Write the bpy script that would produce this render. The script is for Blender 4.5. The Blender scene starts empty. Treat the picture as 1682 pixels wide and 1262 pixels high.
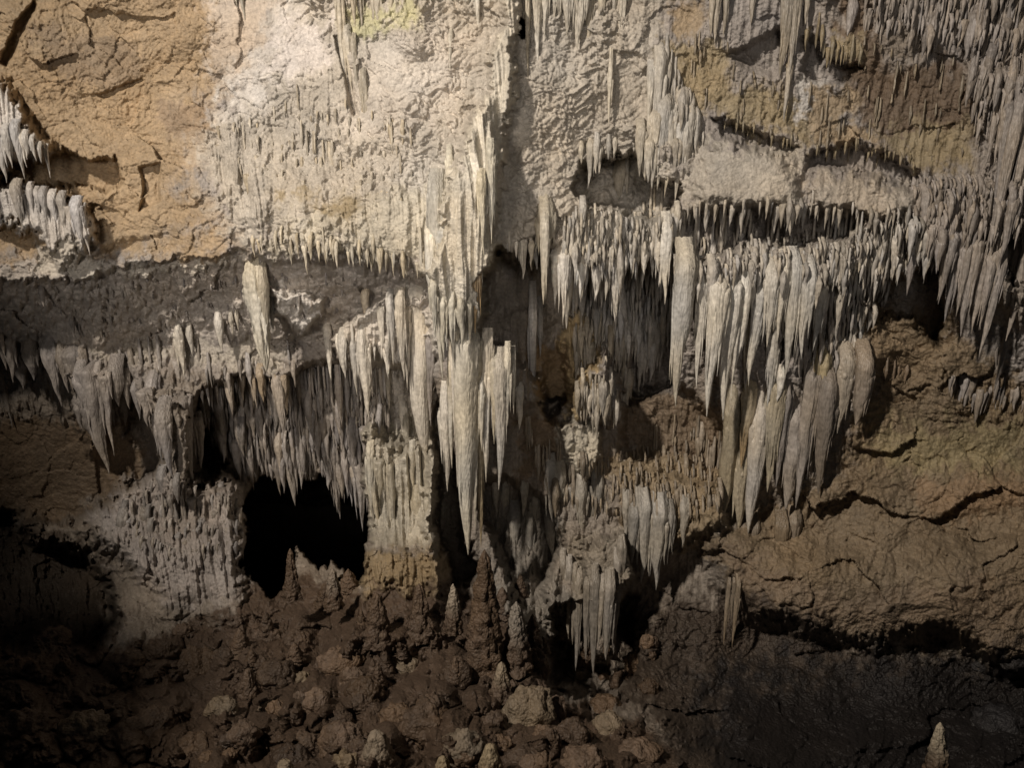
import bpy, math, time
import numpy as np
T0 = time.time()
rng = np.random.default_rng(11)
scn = bpy.context.scene
COL = scn.collection

# ------------------------------------------------------------------ camera model
W, H, F = 1682.0, 1262.0, 1295.0
TH = math.radians(8.0)
CZ = 2.6
CT, ST = math.cos(TH), math.sin(TH)


def pos(px, py, D):
    """point whose picture place is (px, py) at depth D metres from the lens"""
    x = (px - 841.0) / F
    z = (631.0 - py) / F
    return np.stack(np.broadcast_arrays(D * x, D * (CT + ST * z), CZ + D * (-ST + CT * z)), -1)


# ------------------------------------------------------------------ noise
def _h(ix, iy, s):
    h = (ix.astype(np.int64) * 374761393 + iy.astype(np.int64) * 668265263 + s * 1442695041) & 0xFFFFFFFF
    h = ((h ^ (h >> 13)) * 1274126177) & 0xFFFFFFFF
    return (h ^ (h >> 16)) & 0xFFFFFFFF


_A = np.arange(256) * (2 * math.pi / 256)
_GX, _GY = np.cos(_A).astype(np.float32), np.sin(_A).astype(np.float32)


def perlin(x, y, s=0):
    x = np.asarray(x, np.float32); y = np.asarray(y, np.float32)
    ix = np.floor(x); iy = np.floor(y)
    fx = x - ix; fy = y - iy
    ix = ix.astype(np.int64); iy = iy.astype(np.int64)
    u = fx * fx * fx * (fx * (fx * 6 - 15) + 10)
    v = fy * fy * fy * (fy * (fy * 6 - 15) + 10)

    def g(a, b):
        k = _h(ix + a, iy + b, s) & 255
        return _GX[k] * (fx - a) + _GY[k] * (fy - b)
    a = g(0, 0); b = g(1, 0); c = g(0, 1); d = g(1, 1)
    a = a + u * (b - a); c = c + u * (d - c)
    return (a + v * (c - a)) * 1.5


def fbm(x, y, s=0, o=4, g=.5, ridged=False):
    t = 0; a = 1; n = 0
    for k in range(o):
        p = perlin(x * 2 ** k + 13.7 * k, y * 2 ** k - 7.1 * k, s + k)
        if ridged:
            p = 1 - 2 * np.abs(p)
        t = t + a * p; n += a; a *= g
    return t / n


def worley(x, y, s=0, tilt=False):
    """F1, F2 and (tilt) a random sloping facet per cell"""
    x = np.asarray(x, np.float32); y = np.asarray(y, np.float32)
    ix = np.floor(x).astype(np.int64); iy = np.floor(y).astype(np.int64)
    f1 = np.full(x.shape, 9., np.float32); f2 = f1.copy()
    fac = np.zeros(x.shape, np.float32)
    for a in (-1, 0, 1):
        for b in (-1, 0, 1):
            h = _h(ix + a, iy + b, s)
            dx = x - (ix + a) - (h & 255) / 255.
            dy = y - (iy + b) - ((h >> 8) & 255) / 255.
            d = dx * dx + dy * dy
            near = d < f1
            f2 = np.where(near, f1, np.minimum(f2, d))
            if tilt:
                pl = (((h >> 16) & 255) / 127.5 - 1) * dx + (((h >> 20) & 255) / 127.5 - 1) * dy + (((h >> 12) & 255) / 255. - .5) * .8
                fac = np.where(near, pl, fac)
            f1 = np.where(near, d, f1)
    f1 = np.sqrt(f1); f2 = np.sqrt(f2)
    return (f1, f2, fac) if tilt else (f1, f2)


def sstep(a, b, x):
    t = np.clip((x - a) / (b - a), 0, 1)
    return t * t * (3 - 2 * t)


def poly_mask(PX, PY, pts, soft):
    """1 inside the outline, 0 outside, soft px of blend"""
    pts = np.array(pts, float)
    out = np.zeros(PX.shape, np.float32)
    m = 40 + soft * 2
    sel = (PX > pts[:, 0].min() - m) & (PX < pts[:, 0].max() + m) & (PY > pts[:, 1].min() - m) & (PY < pts[:, 1].max() + m)
    x = PX[sel]; y = PY[sel]
    d = np.full(x.shape, 1e12); ins = np.zeros(x.shape, bool)
    n = len(pts)
    for i in range(n):
        x0, y0 = pts[i]; x1, y1 = pts[(i + 1) % n]
        ex, ey = x1 - x0, y1 - y0
        t = np.clip(((x - x0) * ex + (y - y0) * ey) / (ex * ex + ey * ey + 1e-9), 0, 1)
        d = np.minimum(d, (x - x0 - t * ex) ** 2 + (y - y0 - t * ey) ** 2)
        if y0 != y1:
            c = ((y0 > y) != (y1 > y)) & (x < ex * (y - y0) / ey + x0)
            ins ^= c
    sd = np.sqrt(d) * np.where(ins, 1, -1)
    out[sel] = sstep(-soft, soft, sd)
    return out


# ------------------------------------------------------------------ the rock surface
def axis(lo, hi, n_in, size):
    a = np.arange(lo, -12, 9.0); b = np.arange(-12, size + 12, n_in); c = np.arange(size + 12, hi, 9.0)
    return np.concatenate([a, b, c])


U = axis(-520, 2200, 1.45, W)
V = axis(-420, 1262 + 380, 1.45, H)
PX, PY = np.meshgrid(U, V)
PX = PX.astype(np.float32); PY = PY.astype(np.float32)

bx = np.array([-540, 0, 250, 500, 740, 1000, 1250, 1450, 1682, 2220.])
by = np.array([-440, 0, 200, 400, 470, 560, 700, 850, 950, 1050, 1150, 1262, 1660.])
base = np.array([
    [8.3, 8.5, 8.7, 8.7, 8.5, 8.5, 8.4, 8.3, 8.0, 7.5],
    [8.4, 8.6, 8.8, 8.8, 8.6, 8.7, 8.6, 8.5, 8.2, 7.6],
    [8.4, 8.6, 8.9, 8.8, 8.5, 8.9, 8.8, 8.8, 8.3, 7.6],
    [8.5, 8.7, 8.8, 8.6, 8.5, 8.9, 8.8, 8.8, 8.4, 7.7],
    [8.5, 8.7, 8.8, 8.7, 8.6, 9.0, 8.9, 8.9, 8.5, 7.8],
    [8.6, 8.8, 8.8, 8.8, 8.9, 9.3, 9.2, 9.2, 8.9, 8.1],
    [8.7, 8.9, 8.9, 9.0, 9.2, 9.8, 9.6, 9.3, 9.2, 8.5],
    [9.0, 9.3, 9.2, 9.4, 9.4, 9.7, 9.5, 9.2, 9.0, 8.5],
    [9.2, 9.5, 9.0, 9.0, 9.1, 9.5, 9.3, 9.0, 8.8, 8.4],
    [8.2, 8.5, 8.3, 8.1, 8.2, 9.0, 9.2, 9.0, 8.8, 8.5],
    [7.0, 7.2, 7.1, 6.9, 7.0, 7.9, 8.4, 8.6, 8.6, 8.2],
    [5.9, 6.0, 5.9, 5.7, 5.8, 6.3, 6.9, 7.2, 7.4, 7.2],
    [3.7, 3.7, 3.6, 3.6, 3.6, 3.7, 3.8, 3.9, 4.0, 4.0]])


def smooth_interp(xk, yk, tab, x1, y1):
    """cubic Hermite both ways on a table"""
    def slopes(k, t):
        return np.gradient(t, k, axis=0)

    def herm(k, t, q):
        m = slopes(k, t)
        i = np.clip(np.searchsorted(k, q) - 1, 0, len(k) - 2)
        h = (k[i + 1] - k[i]); s = (q - k[i]) / h
        sh = (-1,) + (1,) * (t.ndim - 1)
        s = s.reshape(sh); h = h.reshape(sh)
        return ((2 * s ** 3 - 3 * s ** 2 + 1) * t[i] + (s ** 3 - 2 * s ** 2 + s) * h * m[i]
                + (-2 * s ** 3 + 3 * s ** 2) * t[i + 1] + (s ** 3 - s ** 2) * h * m[i + 1])
    a = herm(yk, tab, y1)
    return herm(xk, a.T.copy(), x1).T


D = smooth_interp(bx, by, base, U, V).astype(np.float32)

# picture-plane coordinates roughened so that no outline is clean
w1 = fbm(PX / 60, PY / 60, 3, 4); w2 = fbm(PX / 60, PY / 60, 23, 4)
w3 = fbm(PX / 9, PY / 22, 43, 3)
w4 = fbm(PX / 13, PY / 13, 63, 3); w5 = fbm(PX / 13, PY / 15, 83, 3)
QX = PX + 15 * w1 + 7 * w4; QY = PY + 15 * w2 + 7 * w3 + 8 * w5 + 26 * fbm(PX / 190, PY / 260, 191, 2)
LX = PX + 26 * w1 + 16 * w4; LY = PY + 26 * w2 + 14 * w3 + 16 * w5

# left overhang: the underside slopes back from the lip to the lit strip below it
tx = [-540, 0, 100, 150, 300, 420, 560, 640, 700, 760, 2300]
ty = [455, 452, 446, 442, 434, 420, 424, 421, 440, 470, 470]
bxx = [-540, 0, 170, 300, 450, 560, 640, 710, 2300]
byy = [560, 560, 568, 570, 560, 545, 520, 500, 500]
top = np.interp(PX, tx, ty); bot = np.interp(PX, bxx, byy)
amt = sstep(720, 690, QX) * (1 - .75 * sstep(820, 980, PY))
k = np.clip((QY - top) / (bot - top), 0, 1)
D += 1.15 * amt * (.10 * sstep(0, .08, k) + .90 * k)

DEP = [  # outline, metres further back (+) or nearer (-), softness px
    # hollows
    ([(-540, 585), (20, 580), (80, 600), (110, 625), (160, 625), (190, 640), (235, 660), (260, 700), (280, 740), (250, 770), (120, 860), (-540, 880)], .8, 9),
    ([(325, 640), (400, 608), (470, 618), (560, 600), (600, 610), (690, 600), (690, 720), (600, 720), (590, 800), (600, 830), (400, 830), (380, 780), (330, 760), (320, 700)], .9, 9),
    ([(414, 812), (430, 790), (470, 800), (540, 785), (594, 795), (606, 850), (596, 900), (604, 940), (585, 962), (565, 940), (545, 925), (520, 940), (488, 905), (470, 960), (450, 985), (425, 965), (396, 935), (410, 895), (398, 850)], 9.0, 4),
    ([(312, 690), (350, 700), (372, 760), (350, 790), (310, 790)], .9, 6),
    ([(-540, 850), (20, 850), (60, 900), (140, 900), (172, 940), (195, 1010), (150, 1085), (80, 1030), (40, 1065), (-540, 1070)], 1.2, 12),
    ([(846, 10), (862, 60), (860, 170), (842, 330), (830, 390), (812, 400), (822, 300), (834, 200), (844, 120)], .03, 8),
    ([(815, 402), (840, 425), (862, 395), (880, 400), (905, 425), (930, 430), (960, 440), (1010, 455), (1050, 420), (1112, 420), (1108, 640), (1030, 660), (990, 560), (900, 690), (890, 610), (790, 560), (785, 470)], 1.45, 8),
    ([(955, 262), (1010, 252), (1050, 245), (1066, 280), (1120, 318), (1080, 345), (1010, 340), (965, 330), (942, 300)], 1.0, 6),
    ([(1172, 205), (1200, 195), (1250, 212), (1310, 240), (1280, 250), (1230, 238), (1190, 228)], .31, 7),
    ([(1330, 255), (1400, 240), (1470, 250), (1515, 286), (1500, 312), (1450, 290), (1380, 285), (1330, 275)], .34, 8),
    ([(1318, 60), (1330, 45), (1360, 70), (1390, 92), (1415, 105), (1390, 125), (1340, 130), (1320, 110)], .32, 8),
    ([(1195, 92), (1285, 45), (1292, 90), (1270, 125), (1230, 112)], .22, 8),
    ([(1128, 345), (1215, 352), (1260, 340), (1300, 342), (1400, 345), (1425, 362), (1400, 388), (1310, 398), (1240, 390), (1140, 420), (1108, 390)], .45, 10),
    ([(1425, 490), (1470, 462), (1538, 425), (1555, 500), (1540, 565), (1490, 520), (1450, 530)], .8, 10),
    ([(1655, 400), (2200, 390), (2200, 480), (1665, 470)], 1.1, 8),
    ([(1105, 640), (1190, 690), (1200, 800), (1100, 790), (1020, 740), (1030, 640)], .45, 12),
    ([(888, 655), (940, 640), (945, 690), (905, 695)], .8, 6),
    ([(780, 800), (830, 790), (900, 820), (925, 900), (890, 960), (905, 1040), (1000, 1110), (1030, 1145), (980, 1175), (910, 1150), (895, 1060), (820, 930)], .9, 12),
    ([(908, 992), (960, 985), (1040, 985), (1052, 1120), (1000, 1145), (905, 1125)], 1.0, 10),
    ([(714, 640), (740, 680), (765, 900), (795, 950), (755, 965), (725, 900), (713, 800)], 1.1, 8),
    ([(1010, 1010), (1060, 960), (1130, 915), (1160, 925), (1200, 970), (1250, 1012), (1330, 1040), (1440, 1055), (1530, 1040), (1640, 1092), (2200, 1110), (2200, 1330), (1350, 1330), (1180, 1250), (1090, 1180), (1010, 1150)], .38, 26),
    ([(0, 258), (80, 262), (190, 258), (196, 300), (170, 318), (100, 312), (0, 315)], .4, 4),
    ([(228, 275), (262, 268), (262, 330), (228, 345), (236, 310)], .12, 3),
    ([(150, 425), (205, 392), (245, 395), (190, 425)], .14, 9),
    ([(160, 156), (200, 140), (232, 128), (236, 132), (205, 146), (172, 162)], .09, 3),
    ([(0, 100), (28, 35), (55, 0), (60, 10), (35, 60), (12, 108)], .2, 3),
    ([(550, 60), (562, 60), (590, 190), (580, 190)], .12, 3),
    ([(1180, 640), (1380, 610), (1400, 780), (1330, 830), (1200, 860)], .15, 20),
    ([(851, 30), (863, 30), (865, 62), (852, 60)], 1.5, 2.5),
    # swellings
    ([(852, -60), (846, 130), (834, 210), (824, 310), (810, 400), (795, 520), (770, 560), (725, 545), (708, 450), (735, 300), (760, 230), (800, 150), (822, 60), (828, -60)], -.28, 8),
    ([(720, 260), (800, 180), (828, 250), (810, 400), (797, 520), (785, 560), (750, 590), (718, 570), (706, 500), (700, 430)], -.32, 22),
    ([(1140, 300), (1170, 240), (1200, 228), (1260, 240), (1312, 280), (1316, 335), (1270, 342), (1210, 350), (1150, 335)], -.35, 22),
    ([(1330, 300), (1420, 292), (1500, 320), (1500, 350), (1420, 362), (1340, 345)], -.25, 14),
    ([(1150, 855), (1280, 900), (1440, 930), (1560, 920), (1690, 880), (2000, 900), (2000, 1090), (1640, 1085), (1530, 1035), (1440, 1045), (1330, 1030), (1240, 1000), (1180, 950)], -.24, 30),
    ([(1380, 800), (1420, 770), (1500, 755), (1690, 770), (1690, 830), (1560, 850), (1440, 840)], -.08, 16),
    ([(200, 800), (260, 780), (330, 795), (390, 800), (402, 900), (400, 985), (300, 1010), (190, 900), (130, 870)], -.75, 24),
    ([(955, 905), (990, 888), (1030, 890), (1036, 960), (1000, 1000), (970, 975)], -.55, 9),
    ([(545, 560), (560, 535), (620, 495), (665, 480), (700, 470), (716, 560), (690, 605), (640, 600), (600, 590), (560, 600)], -.65, 9),
    ([(442, 470), (480, 478), (530, 485), (530, 515), (490, 545), (455, 510)], -.35, 6),
    ([(-120, 110), (0, 135), (22, 165), (50, 212), (78, 250), (60, 272), (-120, 290)], -.36, 12),
    ([(-120, 300), (30, 305), (90, 318), (142, 345), (146, 400), (110, 425), (60, 375), (-120, 340)], -.30, 12),
    ([(400, 270), (500, 290), (600, 300), (700, 345), (704, 432), (560, 418), (418, 408), (405, 330)], -.22, 28),
    ([(860, 520), (890, 520), (900, 560), (880, 660), (790, 655), (790, 550)], -.22, 16),
    ([(1040, 500), (1110, 460), (1400, 470), (1430, 400), (1330, 400), (1130, 430)], -.2, 12),
    ([(1010, 780), (1060, 740), (1180, 770), (1190, 870), (1140, 900), (1060, 880), (1000, 840)], -.3, 14),
    ([(925, 690), (985, 690), (985, 770), (960, 800), (935, 760)], -.3, 6),
    ([(920, 555), (960, 500), (985, 580), (980, 680), (950, 690), (930, 640)], -.3, 8),
    ([(985, 560), (1020, 500), (1045, 560), (1030, 650), (1000, 700), (975, 690)], -.45, 8),
    ([(590, 900), (720, 900), (740, 1000), (700, 1080), (560, 1060)], -.5, 30),
    ([(718, 585), (800, 580), (852, 590), (852, 640), (838, 672), (800, 700), (770, 740), (740, 700), (716, 640)], -.42, 34),
    ([(1192, 660), (1235, 600), (1300, 585), (1440, 592), (1438, 650), (1395, 740), (1350, 800), (1290, 800), (1220, 800), (1194, 740)], -.48, 60),
    ([(232, 640), (338, 680), (332, 740), (303, 800), (282, 806), (255, 720)], -.62, 16),
    ([(112, 620), (168, 620), (170, 700), (158, 745), (146, 740), (128, 690)], -.62, 12),
    ([(1105, 440), (1320, 450), (1330, 520), (1290, 560), (1240, 560), (1180, 590), (1120, 600), (1106, 520)], -.14, 48),
    ([(596, 700), (612, 682), (628, 690), (640, 715), (652, 738), (676, 728), (700, 730), (714, 775), (722, 800), (712, 830), (716, 900), (730, 1000), (700, 1050), (660, 1020), (620, 1060), (585, 1000), (606, 880), (598, 800)], -.8, 13),
    ([(655, 735), (712, 735), (722, 800), (708, 880), (660, 880), (650, 800)], -.16, 9),
    ([(820, 940), (870, 920), (900, 1000), (890, 1080), (830, 1050)], -.4, 18),
]
for pts, dd, soft in DEP:
    fade = 1.0
    if dd in (-.8, -.16, -.75) and pts[0][0] > 100:
        fade = 1 - sstep(880, 1020, PY)
    if dd > .3 or dd < -.2 or soft > 12:
        D += fade * dd * poly_mask(QX, QY, pts, max(soft, 3))
    else:
        D += fade * dd * poly_mask(PX + 5 * w1 + 2 * w3, PY + 5 * w2 + 3 * w3, pts, max(soft, 2.5))
DM = D.copy()          # the coarse shape, kept for hanging things on it

w6 = fbm(PX / 34, PY / 40, 163, 5, .62)
# ---- mineral zones (stone colours, with shade painted in at the lower right) and which texture the rock has
CREAM = (.415, .38, .33); WHITE = (.53, .50, .465); ORANGE = (.36, .268, .17); TAN = (.34, .265, .18)
BROWN = (.20, .148, .10); DKBROWN = (.145, .108, .078); OLIVE = (.285, .235, .155); GREY = (.30, .272, .25)
FLOOR = (.092, .064, .045); BUFF = (.45, .41, .335); GREYBR = (.25, .215, .18); CORNER_SHADE = (.021, .018, .017)  # last tone is painted shade for the lower right floor
BG = GREYBR
Cc = np.empty(PX.shape + (3,), np.float32); Cc[:] = BG
R_rock = np.full(PX.shape, .55, np.float32); R_pop = np.full(PX.shape, .25, np.float32); R_fl = np.full(PX.shape, .35, np.float32)
ZONE_LEAN = .13 * (PX - 841) / 841
ZON = [  # outline, colour, softness, rock, popcorn, flute
    ([(-540, -440), (2200, -440), (2200, 420), (1600, 700), (1100, 640), (800, 620), (560, 620), (-540, 620)], GREY, 40, .4, .5, .5),
    ([(-540, -440), (440, -440), (415, 60), (390, 130), (345, 190), (325, 300), (395, 430), (150, 445), (-540, 470)], ORANGE, 60, .8, .22, .0),
    ([(440, -440), (1090, -440), (1100, 150), (1130, 330), (1000, 440), (830, 420), (700, 440), (420, 410), (395, 380), (335, 270), (350, 195), (400, 120), (420, 40)], CREAM, 46, .5, .9, .35),
    ([(400, 0), (480, 0), (470, 60), (420, 170), (370, 190), (360, 120)], WHITE, 40, .3, .25, .1),
    ([(470, 30), (545, 20), (540, 90), (480, 140), (440, 110)], (.56, .52, .49), 26, .2, .3, .1),
    ([(500, 340), (640, 310), (720, 300), (800, 230), (810, 400), (780, 560), (710, 470), (560, 420), (440, 400)], BUFF, 30, .15, .8, .8),
    ([(560, 20), (680, 0), (690, 40), (640, 60), (570, 60)], (.44, .42, .27), 16, .2, .6, .3),
    ([(430, 300), (540, 330), (580, 320), (600, 345), (540, 350), (450, 310)], OLIVE, 16, .2, .6, .3),
    ([(345, 200), (400, 190), (450, 260), (430, 400), (400, 400), (350, 290)], CREAM, 12, .3, .4, 1.0),
    ([(840, 130), (1060, 100), (1075, 250), (960, 260), (850, 400), (835, 380)], CREAM, 20, .25, 1.15, .0),
    ([(640, 40), (800, 60), (740, 200), (560, 240), (590, 90)], (.50, .455, .40), 24, .3, 1.15, .0),
    ([(1090, 60), (1180, 80), (1210, 140), (1330, 150), (1400, 190), (1330, 240), (1180, 195), (1110, 170)], OLIVE, 16, .4, .4, .2),
    ([(1100, 0), (1160, 0), (1150, 60), (1110, 60)], TAN, 12, .4, .4, .2),
    ([(1370, -100), (1430, -60), (1440, 60), (1470, 100), (1500, 90), (1640, 110), (1640, 210), (1560, 270), (1510, 280), (1440, 230), (1400, 200), (1380, 110)], DKBROWN, 26, .4, .5, .3),
    ([(1455, 50), (1540, 40), (1550, 80), (1500, 95), (1460, 90)], GREYBR, 8, .3, .4, .4),
    ([(1430, 210), (1600, 200), (1600, 270), (1510, 280)], OLIVE, 18, .3, .3, .4),
    ([(1370, 60), (1410, 60), (1420, 100), (1385, 110)], OLIVE, 10, .3, .4, .4),
    ([(1300, 130), (1350, 130), (1330, 200), (1310, 200)], WHITE, 8, .2, .3, .3),
    ([(1340, 140), (1400, 140), (1400, 190), (1330, 230)], TAN, 10, .3, .2, .3),
    ([(1130, 240), (1310, 240), (1320, 345), (1140, 345)], CREAM, 12, .35, .5, .0),
    ([(1320, 290), (1500, 300), (1520, 370), (1330, 350)], (.42, .37, .31), 12, .4, .6, .2),
    ([(1360, 215), (1420, 205), (1440, 240), (1370, 245)], TAN, 10, .6, .2, .2),
    ([(-540, 440), (700, 425), (700, 520), (560, 560), (-540, 570)], (.43, .39, .35), 8, 1.0, .4, .0),
    ([(150, 565), (480, 570), (480, 605), (170, 590)], CREAM, 8, .4, .8, .1),
    ([(440, 465), (530, 480), (530, 515), (490, 545), (450, 510)], WHITE, 6, .2, 1.0, .2),
    ([(540, 540), (620, 490), (715, 465), (720, 570), (690, 740), (560, 600)], (.50, .46, .41), 8, .1, .7, .8),
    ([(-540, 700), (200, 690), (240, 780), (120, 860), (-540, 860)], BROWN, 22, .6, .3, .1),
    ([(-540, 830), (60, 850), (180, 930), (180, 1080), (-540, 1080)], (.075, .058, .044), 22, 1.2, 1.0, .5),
    ([(140, 860), (240, 780), (400, 790), (410, 1000), (300, 1000), (190, 920)], (.31, .275, .25), 20, .2, .4, .9),
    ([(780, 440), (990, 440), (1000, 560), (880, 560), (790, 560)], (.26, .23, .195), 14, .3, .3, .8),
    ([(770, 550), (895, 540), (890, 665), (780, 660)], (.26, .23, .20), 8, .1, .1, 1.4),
    ([(880, 570), (945, 570), (945, 660), (890, 660)], (.30, .22, .135), 8, .4, .3, .2),
    ([(915, 570), (960, 500), (985, 600), (970, 690), (940, 680)], (.42, .325, .19), 8, .2, .5, .9),
    ([(985, 520), (1040, 500), (1040, 640), (1010, 700), (975, 690)], GREY, 8, .2, .5, 1.0),
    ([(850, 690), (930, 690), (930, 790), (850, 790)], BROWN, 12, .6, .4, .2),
    ([(920, 690), (985, 690), (985, 780), (960, 810), (930, 770)], BUFF, 8, .2, .8, .6),
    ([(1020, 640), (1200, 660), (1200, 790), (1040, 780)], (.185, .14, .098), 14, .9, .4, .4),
    ([(990, 760), (1080, 740), (1190, 780), (1180, 900), (1040, 880)], (.30, .235, .155), 12, .5, .6, .5),
    ([(-120, 110), (0, 135), (22, 165), (50, 212), (78, 250), (60, 272), (-120, 290)], (.56, .53, .50), 5, .1, .2, .9),
    ([(-120, 300), (30, 305), (90, 318), (142, 345), (146, 400), (110, 425), (60, 375), (-120, 340)], (.50, .47, .44), 6, .1, .2, .9),
    ([(50, 40), (110, 50), (240, 75), (232, 125), (170, 150), (110, 130), (75, 95)], (.285, .215, .145), 8, .5, .3, .0),
    ([(265, 165), (340, 175), (350, 210), (300, 225), (262, 200)], (.27, .20, .135), 10, .6, .3, .0),
    ([(340, -40), (470, -40), (440, 60), (400, 120), (345, 110)], (.47, .40, .33), 18, .5, .3, .1),
    ([(848, -60), (844, 130), (832, 210), (824, 310), (808, 400), (796, 540), (765, 560), (728, 545), (706, 450), (735, 330), (762, 240), (802, 150), (824, 60), (830, -60)], (.53, .49, .415), 5, .1, .3, 1.5),
    ([(60, 395), (110, 400), (170, 440), (420, 425), (420, 436), (160, 455), (60, 450)], (.5, .46, .40), 6, .3, .8, .1),
    ([(1105, 395), (1320, 390), (1520, 370), (1540, 420), (1440, 520), (1400, 570), (1110, 480)], (.33, .30, .265), 14, .1, .4, 1.5),
    ([(930, 380), (1060, 330), (1120, 370), (1110, 450), (960, 430)], (.40, .37, .32), 12, .1, .5, 1.3),
    ([(1500, 300), (1700, 300), (1700, 560), (1560, 430), (1500, 350)], (.31, .275, .24), 14, .1, .3, 1.5),
    ([(1400, -60), (1700, -60), (1700, 90), (1560, 60), (1440, 20)], (.33, .295, .26), 14, .1, .3, 1.3),
    ([(1590, 100), (1700, 110), (1700, 320), (1630, 240)], (.31, .275, .24), 12, .1, .3, 1.4),
    ([(1400, 490), (1560, 520), (1682, 640), (2200, 640), (2200, 1110), (1640, 1090), (1440, 1050), (1250, 1010), (1130, 880), (1220, 850), (1380, 780), (1420, 640)], (.215, .165, .11), 18, 1.3, .25, .0),
    ([(1440, 700), (1682, 690), (1682, 780), (1450, 770)], (.285, .235, .14), 30, 1.0, .25, .0),
    ([(1490, 800), (1690, 780), (1690, 840), (1520, 850)], (.27, .19, .12), 16, 1.2, .25, .0),
    ([(1150, 880), (1400, 980), (1500, 960), (1690, 960), (1690, 1090), (1440, 1050), (1240, 1000)], (.205, .155, .108), 22, 1.3, .3, .0),
    ([(600, 690), (720, 690), (720, 900), (600, 900)], BUFF, 14, .1, .35, 2.0),
    ([(580, 900), (740, 900), (740, 1010), (580, 1010)], (.255, .195, .12), 20, .2, .8, 1.0),
    ([(800, 830), (930, 830), (930, 1060), (820, 1060)], (.235, .215, .19), 20, .4, .4, .8),
    ([(930, 880), (1040, 880), (1040, 1010), (940, 1010)], (.27, .235, .19), 12, .6, .4, .1),
    ([(-540, 1060), (200, 1060), (370, 1010), (400, 960), (480, 940), (600, 970), (780, 960), (830, 1020), (900, 1060), (920, 1150), (1000, 1160), (1200, 1260), (1200, 1660), (-540, 1660)], FLOOR, 16, .5, 1.0, .0),
    ([(1030, 1010), (1190, 960), (1440, 1060), (1690, 1110), (2200, 1120), (2200, 1660), (1180, 1660), (1080, 1200), (1020, 1130)], (.075, .058, .045), 24, .9, 1.1, .1),  # shade below the tan rock lip, graded into the colour
    ([(1150, 1100), (1500, 1060), (2200, 1110), (2200, 1660), (1180, 1660)], CORNER_SHADE, 60, .9, 1.3, .1),  # darkness of the lower right corner put into the floor colour
]
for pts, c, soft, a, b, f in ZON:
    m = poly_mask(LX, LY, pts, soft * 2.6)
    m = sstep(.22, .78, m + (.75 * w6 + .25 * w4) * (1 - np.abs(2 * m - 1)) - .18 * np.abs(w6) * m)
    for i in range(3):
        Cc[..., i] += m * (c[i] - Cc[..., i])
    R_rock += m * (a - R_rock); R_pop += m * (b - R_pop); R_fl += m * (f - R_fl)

# ---- relief, measured in metres on the wall
X = (PX - 841) / F * 8.8; Z = (631 - PY) / F * 8.8
wx = .25 * fbm(X * 1.3, Z * 1.3, 5, 3) + .035 * fbm(X * 9, Z * 9, 6, 3); wz = .25 * fbm(X * 1.3, Z * 1.3, 15, 3) + .035 * fbm(X * 9, Z * 9, 16, 3)
_, _, fa = worley((X + wx) * 1.3 + 5, (Z + wz) * 1.7, 7, True)
f1, f2, fb = worley((X + wx * .8) * 3.1 + 9, (Z + wz * .8) * 3.9, 17, True)
g1, g2, fc = worley((X + wx * .5) * 7.5 + 3, (Z + wz * .5) * 9.0, 27, True)
h1, h2, fd = worley((X + wx * .3) * 17 + 3, (Z + wz * .3) * 20.0, 29, True)
crack = (1 - sstep(.0, .07, f2 - f1)) * sstep(.12, .4, perlin(X * 1.1, Z * 1.1, 77))
tf = fbm((X + wx) * 1.1, (Z + wz) * 1.9, 141, 5) * 5.5
tr = (np.floor(tf) + sstep(.0, .30, tf - np.floor(tf))) / 5.5
tg = fbm((X + wx) * 3.0 + 9, (Z + wz) * 4.6, 151, 4) * 4
tr2 = (np.floor(tg) + sstep(.0, .2, tg - np.floor(tg))) / 4
rock = (.075 * tr + .11 * fa + .045 * fb * sstep(-.35, .3, perlin(X * .9 + 4, Z * .9, 33)) + .022 * tr2 * sstep(-.2, .4, perlin(X * 1.3 + 2, Z * 1.3, 35))
        + .022 * fc * sstep(-.3, .4, perlin(X * 1.6, Z * 1.6 + 8, 34)) + .006 * fd)
rock = rock + .05 * fbm(X * 2, Z * 2, 61, 5, .55) + .012 * fbm(X * 12, Z * 12, 65, 4, .6) - .016 * crack - .013 * (1 - sstep(0, .09, g2 - g1)) * sstep(.05, .4, perlin(X * 1.7 + 5, Z * 1.7, 78))
pw = .10 * perlin(X * 5, Z * 5, 81)
p1, _ = worley((X + pw) * 7 + 1, (Z + pw) * 8.5, 37)
p2, _ = worley((X + pw) * 17 + 2, (Z + pw) * 21, 47)
p3, _ = worley(X * 40, Z * 46, 57)
popm = .55 + .75 * perlin(X * 1.2 + 3, Z * 1.2, 91)
pop = (.075 * (.5 - p1) * np.clip(popm, .1, 1.2) + .034 * (.5 - p2) + .011 * (.5 - p3)) + .16 * fbm(X * 1.3, Z * 1.3, 71, 4, .45)
fw = .06 * perlin(X * 3, Z * .7, 95) - (Z - Z.mean()) * ZONE_LEAN * 1.3
fl = (.050 * (1 - 2 * np.abs(perlin((X + fw) * 7, Z * .55, 101))) + .030 * (1 - 2 * np.abs(perlin((X + fw) * 15, Z * .9, 102)))
      + .012 * (1 - 2 * np.abs(perlin((X + fw) * 34, Z * 1.8, 103)))) + .04 * fbm(X * 2, Z * 1.2, 72, 3)
grain = .0035 * perlin(X * 60, Z * 60, 111) + .0025 * perlin(X * 110, Z * 110, 112)
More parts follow.
